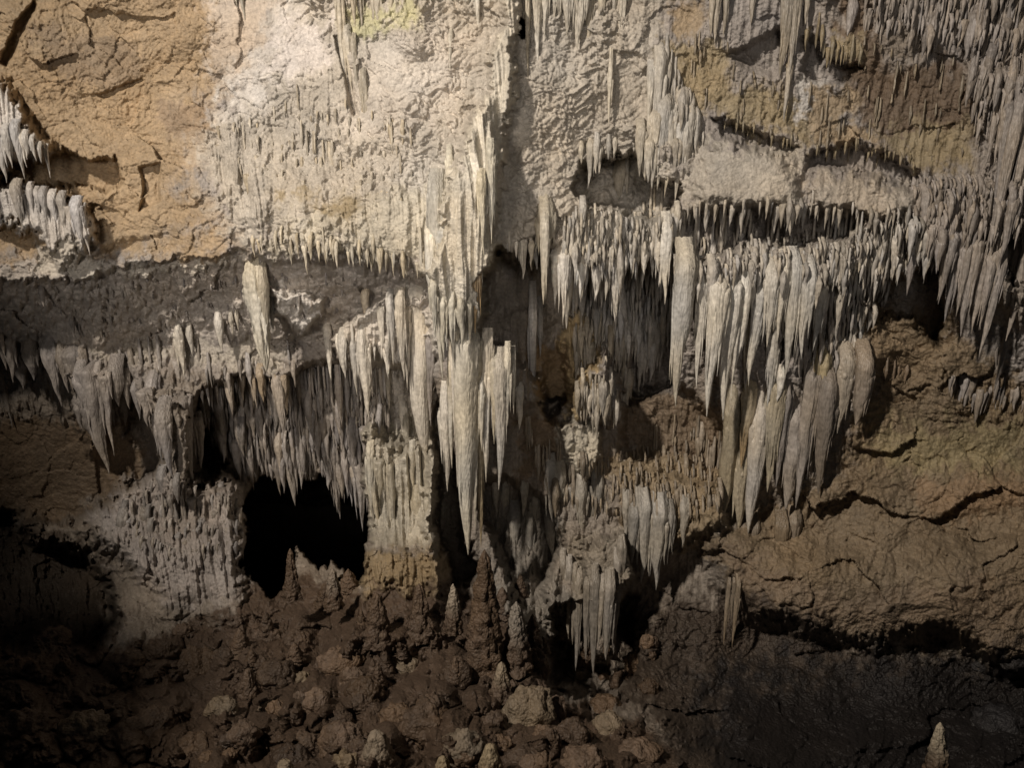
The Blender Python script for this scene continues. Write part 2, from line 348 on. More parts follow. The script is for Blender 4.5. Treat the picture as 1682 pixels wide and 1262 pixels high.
def drips(x, z, seed, ln):
    """rock grown over with little hanging drips: each swells downward and ends abruptly"""
    x = x.astype(np.float32); z = z.astype(np.float32)
    ix = np.floor(x).astype(np.int64); iz = np.floor(z).astype(np.int64)
    best = np.zeros(x.shape, np.float32)
    for a in (-1, 0, 1):
        for b in (0, 1, 2):
            h = _h(ix + a, iz + b, seed)
            dx = x - (ix + a) - (h & 255) / 255.
            sl = ((iz + b) + ((h >> 8) & 255) / 255. - z)
            L = ln * (.45 + 1.3 * (((h >> 16) & 255) / 255.) ** 2)
            t = sl / L
            hw = (.22 + .34 * ((h >> 20) & 15) / 15.) * np.sqrt(np.clip(1 - t, 0, 1))
            v = np.sqrt(np.clip(1 - (dx / np.maximum(hw, 1e-3)) ** 2, 0, 1)) * np.clip(t * 2.2, 0, 1) ** .8 * (t < 1) * (t > 0)
            best = np.maximum(best, v * (.55 + .45 * ((h >> 12) & 15) / 15.))
    return best


XL = X - (Z - Z.mean()) * ZONE_LEAN * 1.3 + .02 * perlin(X * 8, Z * 8, 171)
dr = .085 * drips(XL * 6.5, Z * 3.2, 173, .9) + .055 * drips(XL * 12, Z * 6, 174, .9) + .024 * drips(XL * 24, Z * 12, 175, .9)
R_pop *= .40 + .85 * sstep(-.3, .3, perlin(X * .8 + 2, Z * 1.0, 193) + .4 * perlin(X * 2.2, Z * 2.2, 194))
R_dr = np.zeros(PX.shape, np.float32)
for pts, wgt, soft in [
    ([(1085, 360), (1180, 370), (1320, 380), (1440, 350), (1540, 350), (1580, 440), (1470, 460), (1440, 540), (1400, 600), (1330, 600), (1250, 490), (1105, 480)], 1.9, 16),
    ([(900, 380), (960, 340), (1060, 320), (1130, 360), (1110, 460), (1000, 440), (920, 430)], 1.6, 14),
    ([(930, 430), (1110, 430), (1110, 620), (1030, 660), (950, 600)], 1.0, 14),
    ([(310, 620), (600, 610), (690, 600), (690, 700), (600, 760), (590, 800), (400, 810), (330, 740)], 1.5, 14),
    ([(1490, 280), (1720, 300), (1720, 560), (1560, 440), (1500, 360)], 1.0, 16),
    ([(1390, -60), (1720, -60), (1720, 330), (1630, 240), (1570, 80), (1440, 20)], .8, 20),
    ([(540, 560), (620, 520), (715, 480), (715, 600), (690, 690), (600, 600)], .9, 10),
    ([(420, 340), (560, 350), (700, 390), (700, 440), (420, 420)], .5, 14),
    ([(340, 200), (420, 190), (600, 140), (620, 300), (440, 300), (400, 400), (350, 300)], .45, 18),
    ([(1060, 90), (1140, 130), (1165, 240), (1120, 330), (1070, 250)], .8, 14),
    ([(935, 520), (1040, 500), (1040, 680), (985, 720), (930, 690)], .9, 12),
    ([(780, 780), (1130, 800), (1130, 900), (1040, 900), (940, 900), (920, 1060), (820, 1000)], .8, 16),
    ([(920, 690), (1190, 660), (1190, 880), (940, 800)], .55, 16),
    ([(150, 820), (260, 780), (410, 800), (400, 940), (200, 930)], .8, 16),
    ([(-300, 880), (60, 900), (180, 960), (180, 1060), (-300, 1070)], .8, 14),
    ([(596, 690), (720, 690), (720, 960), (600, 960)], .5, 8),
    ([(-60, 560), (130, 590), (300, 640), (330, 740), (100, 700), (-60, 700)], .7, 14),
    ([(150, 575), (500, 590), (500, 640), (300, 640), (160, 610)], .7, 8),
    ([(1190, 600), (1440, 590), (1430, 700), (1340, 830), (1200, 830)], .6, 12),
    ([(1540, 610), (1700, 640), (1700, 720), (1560, 660)], .8, 12),
    ([(1130, 340), (1320, 330), (1520, 340), (1520, 380), (1130, 370)], .7, 8),
    ([(1090, 40), (1300, 60), (1400, 60), (1650, 110), (1640, 280), (1450, 290), (1330, 250), (1100, 200)], .3, 24),
    ([(540, -60), (720, -60), (700, 30), (560, 60)], .6, 14),
    ([(860, -60), (1060, -60), (1050, 60), (880, 70)], .6, 14),
]:
    m = poly_mask(LX, LY, pts, soft)
    R_dr = np.maximum(R_dr, m * wgt)
D -= R_dr * dr + (1 - .5 * np.clip(R_dr, 0, 1)) * R_rock * rock * 1.1 + 1.35 * R_pop * pop + R_fl * fl + grain
# ground lumps: knobs on knobs
q1, q2 = worley((X + wx * .6) * 2.2, (Z + wz * .6) * 2.6, 131)
qa, _ = worley((X + wx * .4) * 5.2, (Z + wz * .4) * 5.0, 132)
qb, _ = worley((X + pw) * 12, (Z + pw) * 11, 133)
fz = sstep(930, 1080, PY) * sstep(1150, 1000, PX + 60 * w1)
D -= fz * (.42 * (.55 - q1) + .17 * (.5 - qa) + .06 * (.5 - qb) - .10 * (1 - sstep(0, .10, q2 - q1)) * sstep(0, .3, perlin(X * 1.5, Z * 1.5, 134)))

# ---- colour variation of the stone
n1 = fbm(X * 1.5, Z * 1.5, 201, 5); n2 = fbm(X * 6, Z * 6, 202, 4); n3 = perlin(X * 40, Z * 40, 203)
st = fbm(X * 9, Z * .8, 204, 3)
Cc *= (1 + .30 * n1 + .22 * n2 + .10 * n3 + .16 * st * R_fl)[..., None]
warm = (.5 * fbm(X * 1.1 + 7, Z * 1.1, 205, 4))
Cc[..., 0] *= 1 + .12 * warm; Cc[..., 2] *= 1 - .18 * warm
dust = sstep(.1, .5, fbm(X * 3.3, Z * 3.3, 206, 4)) * np.clip(R_pop, 0, 1) * .25 * sstep(.14, .28, Cc[..., 1])
for i, c in enumerate((.55, .52, .47)):
    Cc[..., i] += dust * (c - Cc[..., i])
Cc = np.clip(Cc, .01, .75)

P = pos(PX, PY, D).astype(np.float32)


def grid_mesh(name, r0, r1, mat):
    nr, nc = r1 - r0, PX.shape[1]
    me = bpy.data.meshes.new(name)
    v = P[r0:r1].reshape(-1, 3)
    idx = np.arange(nr * nc).reshape(nr, nc)
    q = np.stack([idx[:-1, :-1], idx[1:, :-1], idx[1:, 1:], idx[:-1, 1:]], -1).reshape(-1, 4)
    me.vertices.add(len(v)); me.vertices.foreach_set('co', v.ravel())
    me.loops.add(q.size); me.loops.foreach_set('vertex_index', q.ravel().astype(np.int32))
    me.polygons.add(len(q)); me.polygons.foreach_set('loop_start', np.arange(0, q.size, 4, dtype=np.int32))
    me.polygons.foreach_set('use_smooth', np.ones(len(q), bool))
    me.update()
    ca = me.color_attributes.new('Col', 'FLOAT_COLOR', 'POINT')
    c4 = np.ones((len(v), 4), np.float32); c4[:, :3] = Cc[r0:r1].reshape(-1, 3)
    ca.data.foreach_set('color', c4.ravel())
    me.materials.append(mat)
    o = bpy.data.objects.new(name, me); COL.objects.link(o)
    return o


# ------------------------------------------------------------------ materials
def stone(name, rough, spec, bump, scale, zs=1.0):
    m = bpy.data.materials.new(name); m.use_nodes = True
    nt = m.node_tree; b = nt.nodes['Principled BSDF']
    N = nt.nodes.new; L = nt.links.new
    at = N('ShaderNodeAttribute'); at.attribute_name = 'Col'
    ge = N('ShaderNodeNewGeometry')
    n = N('ShaderNodeTexNoise'); n.inputs['Scale'].default_value = 26; n.inputs['Detail'].default_value = 6
    L(ge.outputs['Position'], n.inputs['Vector'])
    mr = N('ShaderNodeMapRange'); mr.inputs['To Min'].default_value = .80; mr.inputs['To Max'].default_value = 1.20
    mr.inputs['From Min'].default_value = .3; mr.inputs['From Max'].default_value = .7
    L(n.outputs['Fac'], mr.inputs['Value'])
    mx = N('ShaderNodeVectorMath'); mx.operation = 'SCALE'
    L(at.outputs['Color'], mx.inputs[0]); L(mr.outputs['Result'], mx.inputs['Scale'])
    L(mx.outputs['Vector'], b.inputs['Base Color'])
    v = N('ShaderNodeTexVoronoi'); v.inputs['Scale'].default_value = scale
    sc = N('ShaderNodeVectorMath'); sc.operation = 'MULTIPLY'; sc.inputs[1].default_value = (1, 1, zs)
    L(ge.outputs['Position'], sc.inputs[0])
    L(sc.outputs['Vector'], v.inputs['Vector'])
    n2 = N('ShaderNodeTexNoise'); n2.inputs['Scale'].default_value = scale * 1.7; n2.inputs['Detail'].default_value = 4
    L(sc.outputs['Vector'], n2.inputs['Vector'])
    ad = N('ShaderNodeMath'); ad.operation = 'SUBTRACT'
    L(n2.outputs['Fac'], ad.inputs[0]); L(v.outputs['Distance'], ad.inputs[1])
    bp = N('ShaderNodeBump'); bp.inputs['Strength'].default_value = bump; bp.inputs['Distance'].default_value = .02
    L(ad.outputs['Value'], bp.inputs['Height']); L(bp.outputs['Normal'], b.inputs['Normal'])
    b.inputs['Roughness'].default_value = rough
    b.inputs['Specular IOR Level'].default_value = spec
    return m


M_wall = stone('limestone', .62, .3, .35, 38)
M_drip = stone('dripstone', .42, .42, .45, 46, .22)
M_wet = stone('wet_brown_stone', .52, .32, .7, 34)

row = int(np.searchsorted(V, 1010))
wall = grid_mesh('added_rock_blocker', 0, row + 1, M_wall); wall['kind'] = 'structure'
floor = grid_mesh('cave_floor', row, len(V), M_wet); floor['kind'] = 'structure'
print('wall', time.time() - T0)


# ------------------------------------------------------------------ hanging and standing dripstone
def dm(px, py):
    i = int(np.clip(np.searchsorted(V, py), 0, len(V) - 1)); j = int(np.clip(np.searchsorted(U, px), 0, len(U) - 1))
    return float(DM[i, j])


def da(px, py):
    i = int(np.clip(np.searchsorted(V, py), 0, len(V) - 1)); j = int(np.clip(np.searchsorted(U, px), 0, len(U) - 1))
    return float(D[i, j])


def drop(py0, py1, Dp):
    z0 = (631 - py0) / F; z1 = (631 - py1) / F
    return (z0 * Dp - z1 * Dp) / (CT + z1 * ST)


def icicle(R, L, nr, ns, a, b, lump=.14, seed=0, flat=1.0, back=.1, up=None, lean=0.):
    """one stalactite hanging down from the origin, its root running back into the rock; returns verts, quads, t"""
    nk = 8 if nr > 12 else 4
    u = np.linspace(1, 0, nk + 1)[:-1]
    t = np.linspace(0, 1, nr) ** .95
    n = nr + nk
    hr = 1.25 * back + .5 * R if up is None else up
    zz = np.concatenate([u * hr, -t * L])
    yy = np.concatenate([back * u ** (1.7 if up is None else 1.3), t * 0])
    tt = np.concatenate([u * 0, t])
    r = np.concatenate([1.06 - (.22 * u if up is None else .42 * u), (1 - t ** a) ** b * (1.06 - .22 * t)])
    r[-1] = .03
    th = np.linspace(0, 2 * math.pi, ns, endpoint=False)
    TZ, TA = np.meshgrid(zz, th, indexing='ij')
    s = seed * 3.17
    # ribs that run down the drip, faint swellings across it
    ang = np.cos(TA) * 1.3 + s; an2 = np.sin(TA) * 1.3 - s
    hh = -TZ / max(R, .02)
    l1 = perlin(ang * 1.7 + 40, an2 * 1.7 + hh * .05, 5) + .8 * (.5 - 2 * np.abs(perlin(ang * 3.0, an2 * 3.0 + hh * .06, 6))) + .35 * perlin(ang * 7, an2 * 7 + hh * .25, 7)
    l2 = perlin(hh * .35 + s, ang * .8, 8) + .6 * perlin(hh * 1.9 + s, ang * 1.6, 9)
    RR = R * r[:, None] * (1 + lump * 1.25 * l1 + lump * .8 * l2)
    ax = .16 * R * perlin(tt * 2.5 + s, tt * 0 + s, 10) * (1 + tt) - lean * zz; ay = .2 * R * perlin(tt * 2.5 - s, tt * 0 + s, 11)
    x = RR * np.cos(TA) + ax[:, None]; y = RR * np.sin(TA) * flat + (ay + yy)[:, None]
    z = TZ + .12 * R * l1
    v = np.stack([x, y, z], -1).reshape(-1, 3)
    i = np.arange(n * ns).reshape(n, ns)
    j = np.roll(i, -1, 1)
    q = np.stack([i[:-1], i[1:], j[1:], j[:-1]], -1).reshape(-1, 4)
    return v, q, np.repeat(tt, ns)


def make(name, parts, mat, parent=None, loc=None):
    """parts: list of (verts, quads, colours) -> one mesh object"""
    vs = []; qs = []; cs = []; k = 0
    for v, q, c in parts:
        vs.append(v); qs.append(q + k); cs.append(c); k += len(v)
    v = np.concatenate(vs).astype(np.float32); q = np.concatenate(qs).astype(np.int32); c = np.concatenate(cs)
    if loc is None:
        loc = v.mean(0)
    me = bpy.data.meshes.new(name)
    vv = v - np.asarray(loc, np.float32)
    me.vertices.add(len(v)); me.vertices.foreach_set('co', vv.ravel())
    w = q.shape[1]
    me.loops.add(q.size); me.loops.foreach_set('vertex_index', q.ravel())
    me.polygons.add(len(q)); me.polygons.foreach_set('loop_start', np.arange(0, q.size, w, dtype=np.int32))
    me.polygons.foreach_set('use_smooth', np.ones(len(q), bool))
    me.update()
    ca = me.color_attributes.new('Col', 'FLOAT_COLOR', 'POINT')
    c4 = np.ones((len(v), 4), np.float32); c4[:, :3] = c
    ca.data.foreach_set('color', c4.ravel())
    me.materials.append(mat)
    o = bpy.data.objects.new(name, me); COL.objects.link(o)
    o.location = loc
    if parent:
        o.parent = parent
        o.location = np.asarray(loc) - np.asarray(parent.location)
    return o


def tint(v, base, seed, tip=None, t=None):
    n = .22 * perlin(v[:, 0] * 9 + seed, v[:, 2] * 2.5, 301) + .15 * perlin(v[:, 0] * 30, v[:, 2] * 6 + seed, 302) + .12 * perlin(v[:, 0] * 22 + seed, v[:, 2] * 22, 303)
    c = np.asarray(base)[None] * (1 + n)[:, None]
    w = perlin(v[:, 0] * 2 + seed, v[:, 2] * 1.3, 305)[:, None]
    c = c * (1 + w * np.array([[.06, 0, -.12]]))
    if tip is not None:
        k = sstep(.25, .8, t)[:, None]
        c = c + k * (np.asarray(tip)[None] - c) * .8
    return np.clip(c, .01, .75)


CALC = (.57, .53, .465)
STAL = []      # every stalactite: dict(px, top, tip, w, D, region, colour ...)


def S(region, px, top, tip, w, off=0., D=None, a=1.25, b=.85, c=CALC, tipc=None, lump=.13, flat=1.0):
    if D is None:
        D = da(px, top - 3)
    STAL.append(dict(region=region, px=px, top=top, tip=tip, w=w, D=D + off, a=1 + (min(a, 4) - 1) * .65, b=b, c=np.asarray(c) * rng.uniform(.78, 1.14), tipc=tipc, lump=lump, flat=flat))


# --- traced ones
WARMT = (.42, .28, .13)
r = 'in the central buff drapery'
for t in [(717, 330, 624, 31), (735, 350, 609, 28), (749, 320, 596, 30), (765, 340, 586, 32), (779, 310, 556, 26), (707, 400, 540, 20), (727, 380, 575, 22), (757, 400, 560, 20), (742, 280, 520, 20), (786, 270, 470, 18)]:
    S(r, *t, D=8.05, a=1.7, b=.85, c=(.54, .505, .43))
S(r, 779, 330, 548, 24, D=8.02, a=2.0, c=BUFF, tipc=WARMT)
for t in [(727, 500, 590, 14), (742, 500, 570, 12), (757, 505, 575, 14), (712, 470, 560, 13), (770, 500, 565, 12), (790, 300, 420, 14), (805, 250, 400, 14), (738, 260, 330, 12), (812, 300, 372, 10)]:
    S(r, *t, off=-.05, a=1.6, c=(.50, .465, .38))
r = 'in the long cluster below the central drapery'
S(r, 764, 565, 911, 46, D=8.35, a=2.6, b=.75, c=(.50, .465, .39), lump=.10)
S(r, 785, 690, 900, 17, D=8.45, a=2.2, c=(.43, .36, .25))
S(r, 748, 560, 800, 24, D=8.38, a=2.0, c=CALC)
S(r, 731, 675, 808, 19, D=8.6, a=2.0, c=CALC)
S(r, 800, 575, 792, 20, D=8.42, a=2.6)
for t in [(741, 600, 770, 14), (757, 620, 850, 18), (775, 600, 868, 18), (790, 640, 742, 12), (812, 600, 730, 13), (834, 600, 700, 12), (843, 610, 680, 10)]:
    S(r, *t, D=8.40, a=2.0, c=(.52, .48, .40))
S(r, 822, 610, 805, 24, D=8.42, a=2.2)
S(r, 853, 640, 706, 14, D=8.8, a=2.8)
S(r, 875, 520, 674, 17, D=8.7, a=2.0, c=WHITE)
S(r, 887, 515, 587, 12, D=8.65, a=2.0, c=WHITE)
S(r, 895, 375, 500, 15, D=8.5, a=3.0, c=BUFF)
S(r, 897, 360, 432, 28, D=8.6, a=2.0, c=BUFF)
r = 'below the lit ledge beside the pale column'
S(r, 686, 480, 745, 40, D=9.0, a=9, b=.5, c=(.52, .475, .40), lump=.08)
S(r, 657, 500, 625, 16, off=-.06, a=2)
S(r, 640, 500, 600, 14, off=-.06, a=2)
S(r, 668, 510, 640, 14, off=-.06, a=2)
S(r, 625, 510, 590, 12, off=-.06)
S(r, 596, 575, 685, 20, off=-.06, a=3.2)
S(r, 600, 480, 545, 14, off=-.06, a=3.0, c=(.52, .46, .37))
S(r, 537, 540, 625, 13, off=-.06, a=2.4)
S(r, 562, 565, 622, 15, off=-.06, a=2.0)
S(r, 580, 570, 650, 11, off=-.06, a=2.0)
S(r, 637, 605, 672, 11, off=-.06, a=1.8)
S(r, 661, 660, 730, 12, off=-.06, a=4, b=.6)
S(r, 706, 560, 700, 14, off=-.06, a=2, c=GREY)
r = 'on the dark sloping ceiling at the left'
S(r, 419, 462, 612, 29, D=8.9, a=3.0, b=.7, c=(.53, .50, .43), lump=.36)
S(r, 432, 470, 550, 18, D=8.88, a=2.2, c=BUFF)
S(r, 444, 495, 548, 10, off=-.06, a=3)
S(r, 359, 530, 578, 15, off=-.06, a=1.6)
S(r, 293, 550, 622, 15, off=-.06, a=1.6)
S(r, 311, 550, 585, 11, off=-.06)
S(r, 380, 525, 550, 9, off=-.06)
S(r, 389, 520, 545, 7, off=-.06)
S(r, 68, 480, 506, 10, off=-.06, c=GREY)
S(r, 118, 530, 555, 9, off=-.06, c=GREY)
r = 'below the left ledge'
LG = (.34, .305, .275)
for t in [(12, 560, 628, 22), (30, 590, 640, 26), (50, 585, 625, 22), (82, 575, 668, 24), (101, 590, 645, 16), (120, 585, 655, 30), (134, 590, 650, 18),
          (148, 610, 778, 46), (137, 660, 720, 26), (170, 620, 695, 20), (188, 620, 668, 26), (205, 630, 672, 16), (197, 640, 700, 22), (222, 640, 690, 14),
          (235, 645, 700, 24), (2, 620, 705, 14), (178, 640, 700, 14)]:
    S(r, *t, off=-.05, a=1.5, b=.9, c=LG, lump=.16)
r = 'in the big fan hanging above the grey mound'
for t in [(262, 650, 772, 34), (280, 655, 812, 46), (297, 660, 800, 34), (250, 640, 730, 22), (320, 690, 770, 24), (268, 690, 790, 24)]:
    S(r, *t, off=-.06, a=1.35, b=.85, c=LG, lump=.16)
r = 'in the fan of broad spikes below the white shelf'
for t in [(1126, 440, 668, 40), (1155, 470, 638, 22), (1182, 455, 684, 30), (1205, 455, 690, 30), (1225, 470, 610, 24), (1249, 470, 634, 30), (1268, 440, 570, 26),
          (1271, 560, 668, 20), (1307, 440, 624, 30), (1290, 450, 560, 22), (1330, 460, 590, 22), (1350, 470, 575, 20), (1232, 560, 640, 16), (1108, 480, 560, 18),
          (1097, 385, 500, 20), (1131, 415, 520, 22), (1113, 400, 470, 16)]:
    S(r, t[0], t[1] + rng.uniform(-4, 22), t[2], t[3] * rng.uniform(.72, 1.2), off=-.115, a=rng.uniform(1.4, 2.4), b=.85, c=(.60, .565, .50))
r = 'in the lower pale cluster above the tan rock'
for px, t0, t1, w, a, c, tc in [(1232, 640, 770, 22, 2.2, (.47, .40, .29), (.34, .235, .12)), (1203, 680, 862, 26, 4, (.40, .345, .25), None), (1221, 755, 870, 26, 3, (.44, .38, .28), None),
                                 (1250, 690, 876, 30, 3, (.50, .465, .42), None), (1278, 640, 808, 28, 2, (.43, .385, .30), None), (1262, 660, 760, 14, 2, BUFF, None), (1291, 650, 800, 20, 2.2, GREY, None),
                                 (1308, 690, 838, 34, 3, (.35, .31, .27), None), (1325, 700, 800, 26, 2, GREY, None), (1348, 600, 770, 30, 2.2, (.36, .30, .19), None), (1360, 640, 812, 30, 2.2, GREYBR, None),
                                 (1335, 620, 835, 26, 2, (.33, .29, .25), None), (1392, 600, 712, 24, 2.2, (.37, .33, .28), None), (1421, 605, 700, 28, 3, (.31, .26, .21), None), (1376, 610, 690, 18, 2, GREYBR, None), (1283, 620, 660, 14, 2, CALC, None)]:
    S(r, px, t0, t1, w, off=-.07, a=a, b=.75, c=c, tipc=tc)
r = 'in the heavy curtain at the right edge'
RG = (.35, .31, .275)
for t in [(1572, 380, 530, 34), (1560, 390, 500, 22), (1600, 390, 552, 36), (1618, 400, 548, 32), (1588, 400, 520, 22), (1655, 400, 605, 44), (1640, 420, 590, 30), (1672, 160, 420, 34),
          (1655, 190, 330, 24), (1690, 380, 560, 40), (1545, 380, 445, 20), (1530, 380, 430, 18), (1632, 180, 280, 18), (1645, 560, 645, 16), (1700, 130, 400, 40), (1640, 280, 400, 30), (1662, 320, 440, 26)]:
    S(r, t[0] + 4, t[1] + 12, t[2], t[3] * .62, off=-.06, a=1.8, b=.85, c=RG)
    S(r, t[0] - t[3] * .4, t[1] + 20, t[2] - rng.uniform(20, 70), t[3] * .45, off=-.03, a=1.6, b=.85, c=RG)
r = 'around the small hollow high up'
for t in [(970, 238, 310, 14), (980, 240, 285, 12), (985, 245, 286, 12), (1018, 286, 332, 22), (1030, 286, 325, 10), (1053, 220, 290, 18), (1068, 240, 300, 16), (1078, 200, 310, 24), (1092, 180, 312, 26),
          (1103, 190, 325, 18), (1119, 210, 332, 18), (1060, 260, 296, 14), (1135, 190, 270, 16), (1145, 195, 250, 14), (1085, 100, 260, 22), (1070, 120, 220, 14), (1000, 240, 262, 10), (1010, 235, 260, 10), (955, 245, 270, 12), (1128, 220, 300, 14)]:
    S(r, *t, off=-.05, a=1.7, b=.85, c=(.47, .435, .375))
r = 'hanging from the top of the pale wall'
for t in [(578, -30, 42, 14), (590, -30, 45, 12), (610, -30, 40, 12), (618, -30, 55, 16), (556, -20, 148, 16), (570, 60, 150, 14), (580, 70, 190, 10), (597, 130, 270, 12), (780, -30, 50, 12), (785, 10, 56, 8), (740, 60, 140, 8),
          (866, -30, 130, 10), (882, -40, 110, 20), (895, -30, 60, 16), (935, -40, 60, 22), (955, -30, 80, 26), (920, -40, 40, 16), (970, -30, 90, 14), (990, -30, 50, 16), (1010, -30, 60, 12), (1025, -30, 70, 18),
          (640, -30, 20, 10), (660, -20, 30, 10), (700, -30, 22, 10), (395, -30, 38, 9), (385, -30, 20, 8), (377, -30, 14, 8), (1003, 120, 210, 9), (910, -30, 30, 14)]:
    S(r, *t, off=-.05, a=1.9, b=.8, c=(.45, .41, .34))
r = 'clinging to the pale column'
for k in range(16):
    x = rng.uniform(604, 712); y0 = rng.uniform(690, 830)
    S(r, x, y0, y0 + rng.uniform(50, 130), rng.uniform(9, 17), off=-.03, a=2.2, c=(.45, .41, .33))
r = 'near the brown patch high up'
for t in [(1300, -30, 125, 22), (1312, -30, 122, 14), (1292, -30, 70, 12), (1180, -20, 70, 14), (1172, -20, 60, 12), (1195, -20, 60, 10), (1298, 110, 200, 10), (1240, -20, 40, 12), (1330, -30, 40, 12)]:
    S(r, *t, off=-.05, a=2.6, b=.75, c=(.37, .33, .275))
r = 'hanging from the white drapery at the left edge'
for t in [(24, 215, 294, 15), (8, 220, 276, 12), (75, 248, 293, 7), (40, 230, 262, 12), (52, 235, 265, 9), (-6, 220, 300, 18), (33, 225, 275, 8), (64, 245, 268, 8), (15, 235, 262, 10)]:
    S(r, *t, off=-.03, a=1.5, b=.9, c=(.56, .53, .49))
r = 'in the second white drapery at the left edge'
for t in [(10, 310, 350, 12), (25, 315, 372, 16), (48, 315, 350, 12), (70, 325, 360, 14), (85, 330, 376, 14), (100, 330, 385, 14), (112, 340, 395, 14), (125, 345, 410, 18), (135, 350, 420, 12), (60, 320, 350, 10), (38, 310, 340, 8)]:
    S(r, *t, off=-.03, a=1.5, b=.9, c=(.48, .45, .42))
r = 'below the grey lump low in the middle'
for t in [(951, 960, 1104, 12), (978, 960, 1110, 16), (965, 960, 1085, 12), (935, 940, 1050, 14), (925, 930, 1010, 14), (1002, 970, 1085, 18), (1015, 930, 1075, 14), (990, 970, 1060, 10), (1022, 900, 1000, 16), (945, 950, 1060, 10)]:
    S(r, *t, off=-.06, a=3, b=.7, c=(.33, .295, .25))
r = 'in the grey drapery of the lower middle'
for t in [(905, 775, 858, 18), (919, 790, 872, 20), (955, 815, 890, 20), (975, 800, 885, 12), (985, 800, 850, 14), (935, 800, 850, 14), (905, 850, 918, 22), (1058, 840, 960, 24), (1085, 850, 970, 26), (1100, 850, 930, 18),
          (1042, 850, 930, 18), (1070, 850, 940, 16), (830, 800, 870, 14), (845, 850, 930, 18), (880, 830, 890, 16), (862, 800, 850, 14), (815, 800, 850, 14), (1125, 840, 900, 16), (870, 870, 950, 16), (1030, 830, 890, 14)]:
    S(r, *t, off=-.06, a=1.7, b=.85, c=(.36, .335, .295))
r = 'below the tan rock edge'
for t in [(1198, 960, 1060, 8), (1213, 965, 1065, 9), (1206, 960, 1020, 7), (1285, 870, 920, 22), (1305, 860, 920, 20), (1240, 870, 905, 16)]:
    S(r, *t, off=-.04, a=2.5, b=.8, c=(.24, .19, .135))

# --- fringes: a row of drips along a lip (outline, count, length range, width range, nearer/further, colour)
FR = [
    ('along the lip of the pale flowstone', [(415, 395), (440, 400), (480, 402), (520, 408), (560, 412), (600, 418), (640, 418), (680, 430), (700, 432)], 44, (10, 34), (6, 11), 8.4, (.47, .42, .33)),
    ('along the left end of the ledge', [(-10, 566), (40, 572), (90, 582), (140, 592), (190, 596), (240, 606)], 22, (12, 40), (8, 18), 9.3, LG),
    ('beneath the lit strip of the ledge', [(160, 588), (230, 592), (290, 598), (340, 606), (400, 606), (480, 602)], 34, (8, 32), (5, 11), 9.45, (.40, .365, .33)),
    ('under the white bracket by the pale column', [(548, 570), (580, 575), (620, 578), (650, 590), (690, 600)], 18, (14, 46), (6, 11), 9.05, CALC),
    ('along the lip of the white shelf', [(1120, 345), (1160, 345), (1210, 352), (1250, 346), (1300, 346), (1350, 345), (1400, 352), (1440, 362), (1500, 362)], 70, (9, 36), (5, 10), 8.4, (.45, .41, .355)),
    ('on the edge of the thin brown slit', [(1190, 198), (1250, 212), (1300, 238)], 14, (5, 12), (4, 6), 8.55, OLIVE),
    ('on the edge of the long brown slit', [(1335, 252), (1400, 242), (1470, 252), (1512, 284)], 26, (5, 15), (4, 6), 8.45, OLIVE),
    ('around the dark notch near the top', [(1325, 52), (1360, 72), (1390, 92), (1418, 104)], 16, (8, 24), (5, 8), 8.4, OLIVE),
    ('over the right hand recess', [(1430, 440), (1470, 430), (1510, 420), (1550, 410)], 22, (16, 48), (7, 13), 8.4, RG),
    ('above the black hole', [(385, 740), (430, 745), (480, 740), (530, 745), (590, 760)], 30, (30, 110), (9, 18), 9.5, (.37, .34, .315)),
    ('under the middle fringe', [(370, 625), (420, 640), (470, 640), (530, 650), (590, 650)], 30, (20, 80), (7, 15), 9.6, (.40, .355, .31)),
    ('along the yellow fringe', [(395, 622), (430, 630), (480, 622)], 14, (20, 90), (6, 11), 9.35, (.43, .355, .27)),
    ('above the dark gap in the middle', [(830, 410), (860, 400), (900, 425), (940, 430), (990, 450), (1040, 430), (1100, 420)], 38, (20, 84), (7, 16), 8.6, CALC),
    ('in the faint fringe across the tan rock', [(1560, 625), (1600, 640), (1640, 650), (1690, 660)], 24, (14, 46), (6, 11), 8.85, RG),
    ('below the right hand curtain', [(1420, 610), (1450, 612), (1490, 618)], 9, (6, 22), (5, 7), 9.0, BROWN),
    ('high in the right hand corner', [(1400, 20), (1460, 30), (1520, 20), (1580, 30), (1640, 60), (1690, 80)], 26, (20, 70), (8, 14), 8.2, RG),
    ('in the row high on the right', [(1590, 120), (1630, 118), (1690, 118)], 14, (20, 60), (6, 12), 8.15, RG),
    ('under the dark arch of the lower middle', [(1040, 1100), (1075, 1095), (1110, 1105)], 10, (10, 40), (5, 9), 9.3, (.16, .15, .14)),
]
for reg, pl, n, lr, wr, Df, c in FR:
    pl = np.array(pl, float)
    seg = np.concatenate([[0], np.cumsum(np.hypot(*np.diff(pl, axis=0).T))])
    ph = rng.uniform(0, 50)
    for i in range(n):
        s = np.clip((i + rng.normal(.5, .9)) / n, 0, 1) * seg[-1]
        md = float(np.clip(1 + 1.3 * perlin(np.array([s / 38 + ph]), np.array([.3]), 601)[0], .25, 1.9))
        x = np.interp(s, seg, pl[:, 0]); y = np.interp(s, seg, pl[:, 1]) + rng.normal(0, 6)
        L = (lr[0] + (lr[1] - lr[0]) * rng.beta(.9, 2.6)) * md + 3
        w = np.clip(L * rng.uniform(.18, .42), wr[0] * .8, wr[1] * 1.15)
        S(reg, x, y - 4, y + L, w, D=da(x, y - 9) + rng.uniform(-.05, .04), a=rng.choice([1.15, 1.5, 2.0, 3.0]), b=rng.uniform(.85, 1.05), c=np.array(c) * rng.uniform(.85, 1.12))

